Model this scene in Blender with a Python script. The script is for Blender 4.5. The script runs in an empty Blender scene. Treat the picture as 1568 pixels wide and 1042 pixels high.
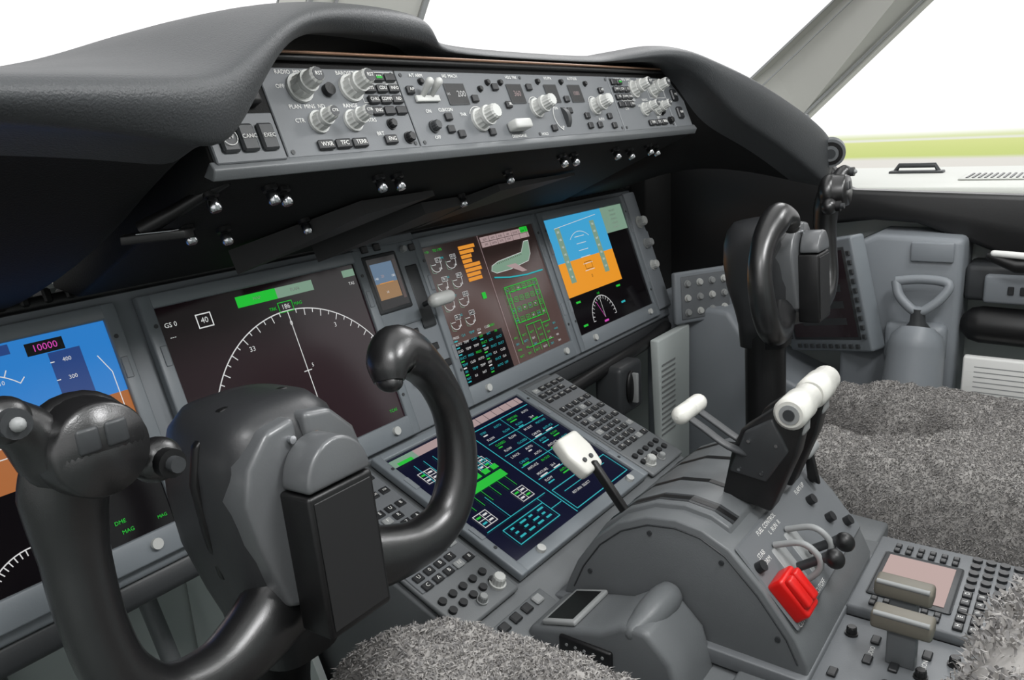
import bpy, bmesh, math, random
from mathutils import Vector, Matrix, noise
random.seed(7)
sc=bpy.context.scene
sc.view_settings.view_transform='Standard'
COL=bpy.context.collection
# ---------------------------------------------------------------- materials
def srgb(r,g,b):
    return tuple(((c/255)/12.92 if c/255<.04045 else ((c/255+.055)/1.055)**2.4) for c in (r,g,b))+(1,)
MATS={}
def mat(name,rgb,rough=.5,metal=0,bump=0,bscale=400,emit=0,var=0,spec=.5,coat=0):
    if name in MATS: return MATS[name]
    m=bpy.data.materials.new(name);m.use_nodes=True;nt=m.node_tree;p=nt.nodes['Principled BSDF']
    c=srgb(*rgb);p.inputs['Base Color'].default_value=c;p.inputs['Roughness'].default_value=rough
    p.inputs['Metallic'].default_value=metal;p.inputs['Specular IOR Level'].default_value=spec
    p.inputs['Coat Weight'].default_value=coat;p.inputs['Coat Roughness'].default_value=.25
    if emit:
        p.inputs['Emission Color'].default_value=c;p.inputs['Emission Strength'].default_value=emit
        p.inputs['Base Color'].default_value=(0.01,0.01,0.01,1)
    tc=nt.nodes.new('ShaderNodeTexCoord')
    if bump:
        n=nt.nodes.new('ShaderNodeTexNoise');n.inputs['Scale'].default_value=bscale;n.inputs['Detail'].default_value=3
        b=nt.nodes.new('ShaderNodeBump');b.inputs['Strength'].default_value=bump;b.inputs['Distance'].default_value=.001
        nt.links.new(tc.outputs['Object'],n.inputs['Vector']);nt.links.new(n.outputs['Fac'],b.inputs['Height']);nt.links.new(b.outputs[0],p.inputs['Normal'])
    if var:
        n=nt.nodes.new('ShaderNodeTexNoise');n.inputs['Scale'].default_value=9;n.inputs['Detail'].default_value=6
        mx=nt.nodes.new('ShaderNodeMix');mx.data_type='RGBA'
        mx.inputs[6].default_value=tuple(v*(1-var) for v in c[:3])+(1,);mx.inputs[7].default_value=tuple(min(1,v*(1+var)) for v in c[:3])+(1,)
        nt.links.new(tc.outputs['Object'],n.inputs['Vector']);nt.links.new(n.outputs['Fac'],mx.inputs[0]);nt.links.new(mx.outputs[2],p.inputs['Base Color'])
        mr=nt.nodes.new('ShaderNodeMapRange');mr.inputs[3].default_value=max(.05,rough-.1);mr.inputs[4].default_value=rough+.1
        nt.links.new(n.outputs['Fac'],mr.inputs[0]);nt.links.new(mr.outputs[0],p.inputs['Roughness'])
    MATS[name]=m;return m
HOOD=mat('hood_leather',(60,62,64),.48,bump=.55,bscale=600,var=.10)
UNDER=mat('underside_black',(22,22,22),.7,bump=.4,bscale=600,spec=.25)
PANEL=mat('panel_grey',(125,130,135),.46,bump=.1,bscale=700,var=.05)
MCPG=mat('mcp_grey',(104,107,110),.46,bump=.1,bscale=700,var=.05)
BEZ=mat('bezel_grey',(120,126,131),.38,bump=.08,bscale=800,var=.05)
PED=mat('pedestal_grey',(102,105,107),.42,bump=.15,bscale=600,var=.07)
DGREY=mat('dark_grey_plastic',(54,56,58),.45,bump=.1)
BLACK=mat('black_plastic',(19,19,20),.42,bump=.1)
YOKEM=mat('yoke_black_satin',(24,24,25),.32,bump=.15,bscale=1200,spec=.8,coat=.35)
YGREY=mat('yoke_cowl_grey',(92,94,96),.36,bump=.1,spec=.7,coat=.3)
YDARK=mat('yoke_housing',(46,47,49),.42,bump=.1,spec=.5,coat=.1)
KEYM=mat('key_black',(34,35,37),.45)
KNOBW=mat('knob_silver_white',(190,191,188),.36)
KNOBG=mat('knob_grey',(146,148,148),.45)
IVORY=mat('ivory_handle',(216,215,208),.35,coat=.3)
TAN=mat('tan_handle',(108,104,94),.5)
CHROME=mat('chrome',(200,202,205),.18,metal=1)
RED=mat('guard_red',(210,22,18),.35)
PALE=mat('wall_pale',(198,205,203),.6,var=.04)
SILL=mat('sill_beige',(194,196,190),.6,bump=.2,bscale=300,var=.04)
PILL=mat('pillar_grey',(186,186,180),.6,var=.04)
BROWN=mat('rail_bronze',(130,100,80),.35,metal=.4)
FUR=mat('sheepskin_grey',(158,155,152),.95,var=.15,spec=.1)
FURD=mat('sheepskin_grey_dark',(136,134,133),.95,var=.15,spec=.1)
WHITE=mat('label_white',(228,228,225),.6)
GLASS=mat('screen_black',(20,17,20),.12,spec=.45)
GLASSR=mat('screen_maroon_reflection',(44,28,34),.12,spec=.45)  # dark glass with a reddish reflection painted into its colour
GLASSB=mat('screen_brown_reflection',(98,78,75),.14,spec=.45)  # base colour carries the brownish reflection on the dark screen
GLASSN=mat('screen_navy',(20,22,44),.14,spec=.45)
YBK=mat('bracket_black',(32,32,33),.55)
def em(n,rgb,e=.95,r=.45): return mat('em_'+n,rgb,r,emit=e,spec=.25)
EW=em('white',(215,215,215));EG=em('green',(30,188,52));EC=em('cyan',(40,170,178));EB=em('blue',(42,124,200));EBR=em('brown',(165,96,42))
EO=em('amber',(224,145,48));EM=em('magenta',(205,70,175));EPK=em('pinkgrey',(168,146,146));EDB=em('darkblue',(38,66,125))
EPINK=em('cdu',(196,170,165),.85,.7);ELB=em('skyblue',(62,162,210));EOR=em('orange',(234,150,34));EGD=em('greengrey',(122,152,132));EDC=em('darkcyan',(20,110,120))
EDS=em('dimsky',(100,122,145));EDBR=em('dimbrown',(150,118,85))
# ---------------------------------------------------------------- mesh builder
def frame(o,x,y):
    o=Vector(o);x=Vector(x).normalized();y=Vector(y);z=x.cross(y).normalized();y=z.cross(x)
    return Matrix(((x.x,y.x,z.x,o.x),(x.y,y.y,z.y,o.y),(x.z,y.z,z.z,o.z),(0,0,0,1)))
I4=Matrix.Identity(4)
def empty(name):
    e=bpy.data.objects.new(name,None);e.empty_display_size=.05;COL.objects.link(e);return e
class B:
    def __init__(s,name,M=I4,parent=None):
        s.name=name;s.M=M.copy();s.v=[];s.f=[];s.fm=[];s.fs=[];s.mats=[];s.parent=parent;s.k=0
    def mi(s,m):
        if m not in s.mats: s.mats.append(m)
        return s.mats.index(m)
    def add(s,vs,fs,m,smooth=False,M=None):
        T=s.M@M if M is not None else s.M
        n=len(s.v);s.v+=[T@Vector(p) for p in vs];i=s.mi(m)
        for f in fs: s.f.append([n+a for a in f]);s.fm.append(i);s.fs.append(smooth)
    def box(s,x0,x1,y0,y1,z0,z1,m,bev=0,seg=2,M=None,taper=None):
        bm=bmesh.new();bmesh.ops.create_cube(bm,size=1)
        for v in bm.verts:
            t=1
            if taper and v.co.z>0: t=taper
            v.co=Vector(((x0+x1)/2+v.co.x*(x1-x0)*t,(y0+y1)/2+v.co.y*(y1-y0)*t,(z0+z1)/2+v.co.z*(z1-z0)))
        if bev: bmesh.ops.bevel(bm,geom=bm.edges[:],offset=bev,segments=seg,profile=.5,affect='EDGES')
        bm.verts.index_update()
        s.add([v.co.copy() for v in bm.verts],[[v.index for v in f.verts] for f in bm.faces],m,bool(bev) and seg>1,M);bm.free()
    def prism(s,pts,h0,h1,m,axis='z',bev=0,seg=2,smooth=False):
        bm=bmesh.new()
        def P(p,h): return (p[0],p[1],h) if axis=='z' else (h,p[0],p[1]) if axis=='x' else (p[0],h,p[1])
        a=[bm.verts.new(P(p,h0)) for p in pts];b=[bm.verts.new(P(p,h1)) for p in pts];n=len(pts)
        bm.faces.new(a);bm.faces.new(b[::-1])
        for i in range(n): bm.faces.new((a[i],b[i],b[(i+1)%n],a[(i+1)%n]))
        bmesh.ops.recalc_face_normals(bm,faces=bm.faces[:])
        if bev:
            ed=[e for e in bm.edges if len(e.link_faces)==2 and e.calc_face_angle(0)>.6]
            bmesh.ops.bevel(bm,geom=ed,offset=bev,segments=seg,profile=.5,affect='EDGES')
        bm.verts.index_update()
        s.add([v.co.copy() for v in bm.verts],[[v.index for v in f.verts] for f in bm.faces],m,smooth or bool(bev));bm.free()
    def tube(s,path,rad,m,n=16,flat=1,up=(0,0,1),caps=True,round_ends=False):
        path=[Vector(p) for p in path]
        if not hasattr(rad,'__len__'): rad=[rad]*len(path)
        elif isinstance(rad,tuple) : rad=[rad]*len(path)
        rad=list(rad)
        if round_ends:
            d0=(path[0]-path[1]).normalized();d1=(path[-1]-path[-2]).normalized();r0,r1=rad[0],rad[-1]
            A=[path[0]+d0*r0*k for k in (.98,.87,.5)];Bq=[path[-1]+d1*r1*k for k in (.5,.87,.98)]
            path=A+path+Bq;rad=[r0*.2,r0*.5,r0*.87]+rad+[r1*.87,r1*.5,r1*.2]
        vs=[];fs=[];up=Vector(up)
        for i,p in enumerate(path):
            t=(path[min(i+1,len(path)-1)]-path[max(i-1,0)]).normalized()
            u=up.cross(t)
            if u.length<1e-4: u=Vector((1,0,0)).cross(t)
            u.normalize();w=t.cross(u)
            r=rad[i];ru,rw=(r if not hasattr(r,'__len__') else r[0]),(r*flat if not hasattr(r,'__len__') else r[1])
            for k in range(n):
                a=2*math.pi*k/n;vs.append(p+u*math.cos(a)*ru+w*math.sin(a)*rw)
        for i in range(len(path)-1):
            for k in range(n):
                k2=(k+1)%n;fs.append([i*n+k,i*n+k2,(i+1)*n+k2,(i+1)*n+k])
        s.add(vs,fs,m,True)
        if caps:
            s.add(vs[:n],[list(range(n))[::-1]],m);s.add(vs[-n:],[list(range(n))],m)
    def cyl(s,p0,p1,r0,m,r1=None,n=20): s.tube([p0,p1],[r0,r0 if r1 is None else r1],m,n)
    def knob(s,x,y,z,r,h,m,cap=None,ribs=True,n=24):
        s.cyl((x,y,z),(x,y,z+h*.25),r*1.15,m,n=n)
        vs=[];fs=[]
        for j,(hh,rr) in enumerate(((h*.25,r*.95),(h*.85,r*.9),(h,r*.75))):
            for k in range(n):
                a=2*math.pi*k/n;q=rr*(1-.09*(k%2 if ribs else 0));vs.append((x+q*math.cos(a),y+q*math.sin(a),z+hh))
        for j in range(2):
            for k in range(n): k2=(k+1)%n;fs.append([j*n+k,j*n+k2,(j+1)*n+k2,(j+1)*n+k])
        fs.append([2*n+k for k in range(n)]);s.add(vs,fs,m)
        if cap: s.cyl((x,y,z+h),(x,y,z+h*1.02),r*.5,cap,n=16)
    def ellip(s,c,r,m,nu=24,nv=14,e=1.0,M=None):
        vs=[];fs=[];sp=lambda v:math.copysign(abs(v)**e,v)
        for j in range(nv+1):
            t=-math.pi/2+math.pi*j/nv
            for k in range(nu):
                a=2*math.pi*k/nu;vs.append((c[0]+r[0]*sp(math.cos(t))*sp(math.cos(a)),c[1]+r[1]*sp(math.cos(t))*sp(math.sin(a)),c[2]+r[2]*sp(math.sin(t))))
        for j in range(nv):
            for k in range(nu): k2=(k+1)%nu;fs.append([j*nu+k,j*nu+k2,(j+1)*nu+k2,(j+1)*nu+k])
        s.add(vs,fs,m,True,M)
    def z(s): s.k+=1;return s.k*1.2e-5
    def rect(s,x0,y0,x1,y1,m,zz=0):
        h=zz+s.z();s.add([(x0,y0,h),(x1,y0,h),(x1,y1,h),(x0,y1,h)],[[0,1,2,3]],m)
    def fpoly(s,pts,m,zz=0):
        h=zz+s.z();s.add([(p[0],p[1],h) for p in pts],[list(range(len(pts)))],m)
    def line(s,pts,w,m,zz=0,closed=False):
        h=zz+s.z()
        if closed: pts=list(pts)+[pts[0]]
        for a,b in zip(pts[:-1],pts[1:]):
            a=Vector(a[:2]);b=Vector(b[:2]);d=(b-a)
            if d.length<1e-7: continue
            d.normalize();n=Vector((-d.y,d.x))*w/2;e=d*w*.3
            s.add([(*(a-n-e),h),(*(b-n+e),h),(*(b+n+e),h),(*(a+n-e),h)],[[0,1,2,3]],m)
    def arc(s,cx,cy,r,a0,a1,w,m,n=40,zz=0):
        s.line([(cx+r*math.cos(math.radians(a0+(a1-a0)*i/n)),cy+r*math.sin(math.radians(a0+(a1-a0)*i/n))) for i in range(n+1)],w,m,zz)
    def obox(s,x0,y0,x1,y1,w,m): s.line([(x0,y0),(x1,y0),(x1,y1),(x0,y1)],w,m,closed=True)
    def text(s,x,y,t,size,m,zz=0,align='CENTER'):
        cu=bpy.data.curves.new('t','FONT');cu.body=t;cu.size=size;cu.align_x=align;cu.align_y='CENTER';cu.resolution_u=2
        ob=bpy.data.objects.new('t',cu);me=bpy.data.meshes.new_from_object(ob)
        h=zz+s.z();s.add([(x+v.co.x,y+v.co.y,h) for v in me.vertices],[list(p.vertices) for p in me.polygons],m)
        bpy.data.objects.remove(ob);bpy.data.meshes.remove(me);bpy.data.curves.remove(cu)
    def done(s,sub=0,recalc=True):
        me=bpy.data.meshes.new(s.name);me.from_pydata([tuple(v) for v in s.v],[],s.f)
        for m in s.mats: me.materials.append(m)
        me.polygons.foreach_set('material_index',s.fm);me.polygons.foreach_set('use_smooth',s.fs)
        if recalc and not s.k:
            bm=bmesh.new();bm.from_mesh(me);bmesh.ops.recalc_face_normals(bm,faces=bm.faces[:]);bm.to_mesh(me);bm.free()
        me.update();o=bpy.data.objects.new(s.name,me);COL.objects.link(o)
        if s.parent: o.parent=s.parent
        if sub:
            md=o.modifiers.new('s','SUBSURF');md.levels=sub;md.render_levels=sub
        return o
def catmull(P,n=6):
    P=[Vector(p) for p in P];Q=[P[0]*2-P[1]]+P+[P[-1]*2-P[-2]];out=[]
    for i in range(1,len(Q)-2):
        for k in range(n):
            t=k/n;a,b,c,d=Q[i-1:i+3]
            out.append(.5*((2*b)+(c-a)*t+(2*a-5*b+4*c-d)*t*t+(3*b-a-3*c+d)*t**3))
    out.append(P[-1]);return out
def lerpl(a,n=6):
    o=[]
    for x,y in zip(a[:-1],a[1:]):
        for k in range(n): o.append(x+(y-x)*k/n)
    return o+[a[-1]]
# ---------------------------------------------------------------- frames
def tf(y,z,deg):
    a=math.radians(deg);return frame((0,y,z),(1,0,0),(0,math.sin(a),math.cos(a)))
MAIN=tf(0,0,19.1)
LOW=tf(-.1114,-.2526,90-22.6)
MCP=tf(-.2564,.2385,21.1)
W=.305;H=.229
# ---------------------------------------------------------------- glareshield hood
ST=[(-1.15,-.12,.185,-.37,.20,-.355,.19),(-.8,-.12,.207,-.375,.212,-.36,.20),(-.68,-.125,.222,-.38,.213,-.365,.196),(-.6,-.13,.236,-.38,.214,-.365,.189),(-.53,-.14,.252,-.375,.214,-.357,.178),(-.49,-.145,.263,-.362,.218,-.347,.170),
(-.458,-.15,.273,-.35,.235,-.335,.197),(-.42,-.16,.284,-.335,.255,-.32,.233),(-.38,-.17,.292,-.315,.272,-.30,.257),(-.33,-.18,.298,-.30,.283,-.285,.268),
(-.25,-.18,.300,-.285,.288,-.275,.268),(-.19,-.18,.299,-.275,.287,-.265,.266),(-.165,-.18,.294,-.27,.283,-.260,.264),(-.150,-.18,.275,-.262,.270,-.252,.259),(-.134,-.18,.263,-.257,.260,-.25,.254),
(0,-.18,.260,-.257,.258,-.25,.2535),(.11,-.18,.260,-.257,.258,-.25,.2535),(.20,-.18,.260,-.26,.258,-.252,.254),(.235,-.185,.263,-.267,.261,-.258,.256),(.28,-.19,.271,-.28,.267,-.27,.258),(.34,-.2,.283,-.30,.274,-.285,.260),
(.39,-.2,.291,-.32,.270,-.305,.25),(.43,-.2,.297,-.335,.258,-.32,.23),(.47,-.2,.297,-.35,.245,-.335,.195),(.52,-.21,.289,-.375,.225,-.35,.16),(.6,-.23,.266,-.40,.192,-.385,.12),(.67,-.27,.240,-.43,.155,-.42,.07),(.72,-.29,.215,-.45,.12,-.44,.035),(.76,-.29,.18,-.445,.09,-.43,.03)]
g=B('glareshield')
prof=[]
for X,yc,zc,yl,zl,yb,zb in ST:
    inn=abs(X)<.46
    pr=[(.6,.06),(.3,zc-.07),(.05,zc-.018),(yc,zc),((yc+yl)/2,(zc+zl)/2+.010),(yl+.016,zl+.010),(yl+.003,zl+.004),(yl-.001,(zl*2+zb)/3),(yb-.004,zb+.004),(yb+.003,zb),(yb+.04,zb+.006)]
    pr+= [(-.16,zb+.004),(-.02,zb-.01)] if inn else [(-.18,.09),(-.01,.035)]
    prof.append([Vector((X,)+p) for p in pr])
vs=[];fs=[];n=len(prof[0])
for r in prof: vs+=r
for i in range(len(prof)-1):
    for k in range(n-1): fs.append([i*n+k,i*n+k+1,(i+1)*n+k+1,(i+1)*n+k])
g.add(vs,[f for q,f in enumerate(fs) if q%(n-1)<10],HOOD,True)
ug=[f for q,f in enumerate(fs) if q%(n-1)>=10];g.fm+=[g.mi(UNDER)]*len(ug);g.f+=ug;g.fs+=[True]*len(ug)
L=(len(prof)-1)*n
g.f.append([L+k for k in range(n)]);g.fm.append(0);g.fs.append(False)
g.done(sub=2)
gv=B('air_vent',frame((.716,-.443,.098),(.25,-.97,.05),(-.25,.1,1)))
gv.cyl((0,0,-.012),(0,0,.006),.026,PED,n=32);gv.cyl((0,0,.006),(0,0,.0075),.021,BLACK,n=32);gv.cyl((0,0,.0075),(0,0,.010),.014,PED,n=32);gv.cyl((0,0,.010),(0,0,.0105),.009,DGREY,n=24)
gv.box(-.085,-.035,.042,.072,-.02,-.002,PED,.006);gv.cyl((-.07,.057,-.002),(-.07,.057,.010),.006,KNOBG);gv.cyl((-.05,.057,-.002),(-.05,.057,.010),.006,KNOBW)
gv.done()
# ---------------------------------------------------------------- mode control panel
mroot=empty('mode_control_panel')
b=B('housing',I4,mroot)
b.prism([(-.2535,.2465),(-.2875,.1585),(-.284,.150),(-.02,.034),(.03,.04),(.03,.20),(-.2,.246)],-.462,.462,UNDER,'x',.003)
b.prism([(-.286,.164),(-.292,.157),(-.288,.148),(-.275,.152)],-.465,.465,PED,'x',.0015)
b.tube([(-.43,-.2605,.2525),(.44,-.2605,.2525)],.0016,BROWN,8);b.tube([(-.44,-.258,.248),(.44,-.258,.248)],.003,BLACK,8)
b.box(-.455,-.40,-.262,-.235,.235,.254,UNDER,.004)
b.done()
b=B('faceplates',MCP,mroot)
b.box(-.388,-.220,-.083,0,-.002,.002,MCPG,.0008,1);b.box(-.218,.218,-.083,0,-.002,.002,MCPG,.0008,1);b.box(.220,.388,-.083,0,-.002,.002,MCPG,.0008,1)
b.box(-.46,-.391,-.084,-.042,-.002,.004,MCPG,.001,1);b.box(-.447,-.400,-.036,-.004,-.004,.012,BLACK,.003)
b.box(.391,.455,-.083,-.004,-.002,.002,MCPG,.001,1)
for X in (-.382,-.226,-.212,0.0,.212,.226,.382):
    for Y in (-.005,-.078): b.cyl((X,Y,.002),(X,Y,.0028),.0022,DGREY,n=10)
b.done()
b=B('keys',MCP,mroot);a=B('markings',MCP@Matrix.Translation((0,0,.0023)),mroot)
def key(B_,A_,x,y,w=.013,h=.009,t='',z=.002,m=KEYM,th=.004,lit=None,ts=None):
    B_.box(x-w/2,x+w/2,y-h/2,y+h/2,z,z+th,m,min(w,h)*.12,1)
    if t: A_.text(x,y,t,ts or h*.5,WHITE,z+th-.0022)
    if lit: A_.rect(x-w*.3,y-h*.2,x+w*.3,y+h*.1,lit,z+th-.0021)
def efis(x0,sgn):
    for kx,ky,r,h in ((.038,-.020,.0118,.026),(.100,-.020,.0118,.026),(.046,-.052,.0093,.022),(.088,-.052,.0093,.022)):
        if sgn<0: kx=.168-kx
        b.knob(x0+kx,ky,.002,r,h*.5,KNOBW);b.knob(x0+kx,ky,.002+h*.5,r*.74,h*.65,KNOBW);b.cyl((x0+kx,ky,.002+h*1.15),(x0+kx,ky,.002+h*1.17),r*.52,DGREY);a.text(x0+kx,ky,'RST' if r>.011 else 'CTR',r*.42,WHITE,h*1.17+.0003)
    b.cyl((x0+.07,-.022,.002),(x0+.07,-.022,.008),.006,BLACK)
    a.obox(x0+.112,-.013,x0+.166,-.003,.0005,WHITE);a.obox(x0+.112,-.034,x0+.166,-.015,.0005,WHITE)
    for r in range(4):
        for c in range(3):
            if r==0 and c==0: continue
            kx=.124+c*.0165
            if sgn<0: kx=.168-kx
            key(b,a,x0+kx,-.009-r*.0115,.0135,.0085,['','EFB','','SYS','CDU','INFO','CHKL','COMM','ND','ENG','',''][r*3+c],ts=.0048,lit=EG if (r==0) and c==1 else None)
    for c,t in enumerate(('WXR','TFC','TERR')):
        key(b,a,x0+(.044+c*.021 if sgn>0 else .13-c*.021),-.074,.018,.009,t,ts=.0058)
    key(b,a,x0+.128,-.073,.016,.009,'ENG',ts=.0055)
    b.knob(x0+.137,-.057,.002,.005,.006,BLACK);b.knob(x0+.155,-.072,.002,.0055,.007,BLACK)
    for q_ in (('RADIO  MINS  BARO',.043,-.0045),('BAROSET',.1,-.0045),('PLAN  MINS  ND',.040,-.037),('RANGE',.092,-.037),('OFF',.018,-.018),('ON',.062,-.010),('160',.066,-.046),('MTRS',.112,-.052),('CTR',.026,-.05),('BRT',.118,-.066)): a.text(x0+q_[1],q_[2],q_[0],.0056,WHITE)
efis(-.388,1);efis(.220,-1)
for x,y,r in ((-.109,-.057,.0118),(.012,-.045,.0108),(.155,-.045,.0108)):
    b.knob(x,y,.002,r,.012,KNOBW);b.knob(x,y,.014,r*.85,.016,KNOBW,n=28)
    a.arc(x,y,r*1.35,30,150,.0008,WHITE)
for x,w in ((-.133,.034),(-.02,.030),(.06,.028),(.118,.03)):
    a.rect(x-w/2,-.038,x+w/2,-.014,BLACK);a.obox(x-w/2,-.038,x+w/2,-.014,.0008,DGREY)
a.text(-.125,-.026,'200',.010,EW);a.text(-.018,-.026,'360',.010,EPK);a.text(.118,-.026,'1000',.008,EPK);a.text(-.147,-.026,'IAS',.004,EW)
for x,y,t in ((-.207,-.022,'A/P'),(-.162,-.052,''),(-.15,-.072,''),(-.095,-.072,''),(-.105,-.032,''),(-.165,-.066,''),(-.045,-.04,'SEL'),(.035,-.072,''),(.085,-.05,''),(.088,-.034,''),(.125,-.058,''),(.125,-.072,''),(.185,-.06,''),(.195,-.04,''),(.185,-.022,'A/P'),(.15,-.072,''),(.01,-.018,''),(-.06,-.018,''),(.19,-.074,'')):
    key(b,a,x,y,.0105,.0085,t,ts=.0045)
for x,y in ((-.185,-.012),(-.17,-.012),(-.07,-.012),(.035,-.01),(.09,-.01),(-.088,-.02),(-.045,-.012),(.15,-.012)): b.knob(x,y,.002,.0035,.004,BLACK)
for x,y,t in ((-.19,-.0055,'A/T ARM'),(-.135,-.0055,'IAS  MACH'),(-.02,-.0055,'HDG TRK'),(.06,-.0055,'V/S FPA'),(.12,-.0055,'ALTITUDE'),(-.19,-.045,'ON'),(-.19,-.074,'OFF'),(-.162,-.044,'CLB/CON'),(-.135,-.050,'THR'),(-.045,-.079,'DISENGAGE'),(.01,-.079,'HOLD'),(.16,-.064,'AUTO'),(.055,-.046,'DN'),(.056,-.072,'UP'),(-.09,-.046,'SEL')): a.text(x,y,t,.0054,WHITE)
for dx in (-.192,-.178):
    b.tube([(dx,-.03,.002),(dx,-.022,.016),(dx,-.02,.02)],[.0025,.004,.0045],KNOBW,10,round_ends=True)
b.box(-.203,-.167,-.035,-.028,.002,.006,KNOBW,.001)
b.box(-.062,-.030,-.074,-.062,.002,.018,KNOBW,.003)
b.knob(-.19,-.062,.002,.006,.009,DGREY)
b.cyl((.068,-.058,-.008),(.076,-.058,-.008),.017,DGREY,n=28);a.arc(.062,-.058,.018,110,250,.001,WHITE)
a.obox(-.452,-.081,-.396,-.046,.0008,WHITE)
for x,t in ((-.444,'A/V'),(-.425,'CANC'),(-.405,'EXEC')):
    key(b,a,x,-.064,.0165,.024,t,z=.004,ts=.005,m=DGREY)
a.arc(-.444,-.064,.0068,0,360,.0006,WHITE,zz=.006)
key(b,a,.42,-.03,.02,.02,'MIC',ts=.006);key(b,a,.42,-.06,.02,.02,'MAP',ts=.006)
b.done();a.done()
# underside lights and brackets
u=B('underside_fittings',I4,mroot)
def upt(x,s): return Vector((x,-.284+.264*s,.150-.116*s))
dn=Vector((0,-.4,-.92)).normalized()
for x,s_ in ((-.45,.1),(-.39,.1),(-.37,.13),(-.43,.38),(-.38,.45),(-.27,.5),(-.25,.12),(-.22,.13),(.0,.5),(.02,.25),(.10,.12),(.13,.12),(.25,.12),(.31,.15),(.36,.12),(.4,.15)):
    p=upt(x,s_);u.tube([p,p+dn*.005,p+dn*.006,p+dn*.015,p+dn*.017],[.0035,.0035,.0055,.0055,.004],CHROME,14);u.cyl(p,p+dn*.004,.007,BLACK,n=12)
def brk(x0,x1,x2,s0,s1,dz):
    vs=[upt(x0,s0)+dn*.002,upt(x1,s1)+dn*.002,upt(x2,s1)+dn*.002,upt(x0,s0)+dn*dz,upt(x1,s1)+dn*dz*.6,upt(x2,s1)+dn*dz*.3]
    u.add(vs,[[0,1,4,3],[1,2,5,4],[3,4,5],[0,2,1],[0,3,5,2]],YBK)
brk(-.33,-.22,-.10,.72,.35,.03);brk(-.2,-.08,.10,.8,.5,.03);brk(-.05,.05,.25,.7,.4,.02)
u.tube([(-.44,-.27,.148),(-.47,-.235,.125),(-.49,-.215,.112)],[.005,.006,.008],BLACK,10)
u.prism([(-.515,-.225),(-.47,-.245),(-.455,-.235),(-.475,-.205),(-.505,-.212)],.103,.110,BLACK,'z',.001)
u.prism([(-.503,-.2285),(-.478,-.2395),(-.470,-.237),(-.490,-.224)],.1095,.1105,CHROME,'z')
u.done()
# ---------------------------------------------------------------- main instrument panel
proot=empty('main_instrument_panel')
b=B('panel_body',MAIN,proot)
b.box(-.9,.80,-.272,.032,-.04,-.004,PANEL,.006);b.box(-.9,.80,.026,.04,-.05,.004,BLACK,.004)
for i in range(60): b.box(-.55+i*.0225,-.541+i*.0225,.030,.046,-.02,.006,BLACK,.002,1)
b.box(-.065,.065,-.26,.03,-.004,.004,PANEL,.003);b.box(-.065,.065,-.105,.018,.004,.007,BEZ,.003)
b.box(.74,.80,-.25,.02,-.004,.006,PANEL,.004)
b.box(-.9,.80,-.30,-.268,-.06,-.01,DGREY,.008)
b.done()
b=B('centre_controls',MAIN,proot);a=B('centre_markings',MAIN@Matrix.Translation((0,0,.0108)),proot)
b.box(-.058,.012,-.082,.006,.004,.0105,DGREY,.003)
a.rect(-.052,-.076,.006,.0,GLASS);a.rect(-.048,-.038,-.004,-.008,EDS);a.rect(-.048,-.062,-.004,-.038,EDBR);a.rect(-.002,-.066,.004,-.006,GLASSB)
a.text(-.03,-.028,'20',.006,EPK);a.line([(-.04,-.038),(-.012,-.038)],.001,EO);a.text(-.043,-.03,'140',.005,EW);a.text(-.009,-.03,'180',.005,EW);a.text(-.03,-.052,'10',.005,EW)
b.box(.022,.05,-.12,-.02,.004,.008,DGREY,.003);b.tube([(.036,-.085,.004),(.036,-.08,.045)],[.004,.004],DGREY,10)
b.tube([(.018,-.085,.048),(.050,-.085,.048)],[.0105,.0105],KNOBW,18,round_ends=True)
for i,(x,y) in enumerate(((-.045,.016),(-.02,.016),(.03,.005),(.05,.005),(-.045,-.12),(-.02,-.12),(.0,-.12),(-.045,-.15),(-.02,-.15),(.03,-.15),(.045,-.18),(-.03,-.19),(.0,-.19),(.035,-.21))):
    if i%3==2: b.knob(x,y,.004,.006,.010,KNOBG)
    else: key(b,a,x,y,.013,.011,'',z=.006)
b.knob(.77,-.05,.004,.012,.02,KNOBW);b.knob(.77,-.10,.004,.010,.02,KNOBG);b.knob(.77,-.15,.004,.010,.016,KNOBW)
b.done();a.done()
def bezel(x0,y1,M,name,screen,mx=.016,mt=.017,mb=.030,w=W,h=H):
    r=empty(name);b=B('bezel',M,r);x1=x0+w;y0=y1-h
    b.box(x0-mx,x0,y0-mb,y1+mt,-.003,.009,BEZ,.002);b.box(x1,x1+mx,y0-mb,y1+mt,-.003,.009,BEZ,.002)
    b.box(x0-.002,x1+.002,y1,y1+mt,-.003,.009,BEZ,.002);b.box(x0-.002,x1+.002,y0-mb,y0,-.003,.009,BEZ,.002)
    for X in (x0-mx*.35,x1+mx*.35):
        for Y in (y1-.02,y0+.03): b.cyl((X,Y,.009),(X,Y,.0098),.0025,DGREY,n=10)
        for Y in (y1-.055,y0+.06): b.box(X-.004,X+.004,Y-.012,Y+.012,.0088,.0094,PANEL,.001,1)
    b.cyl((x1-.03,y0-mb*.45,.009),(x1-.03,y0-mb*.45,.014),.006,KNOBW,n=16);b.cyl((x0+.04,y0-mb*.45,.009),(x0+.04,y0-mb*.45,.014),.006,KNOBW,n=16)
    b.done()
    s=B('screen',M@Matrix.Translation((x0,y1,.0045)),r)
    s.rect(0,-h,w,0,screen);return r,s
G1,G2,G3=.0712,.036,.0572
r,s=bezel(-G1-W,0,MAIN,'flight_display',GLASSR)
s.rect(.105,-.022,.165,-.008,EG);s.rect(.165,-.022,.225,-.008,EGD);s.text(.135,-.015,'MAP',.006,WHITE);s.text(.195,-.015,'PLAN',.006,WHITE)
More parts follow.
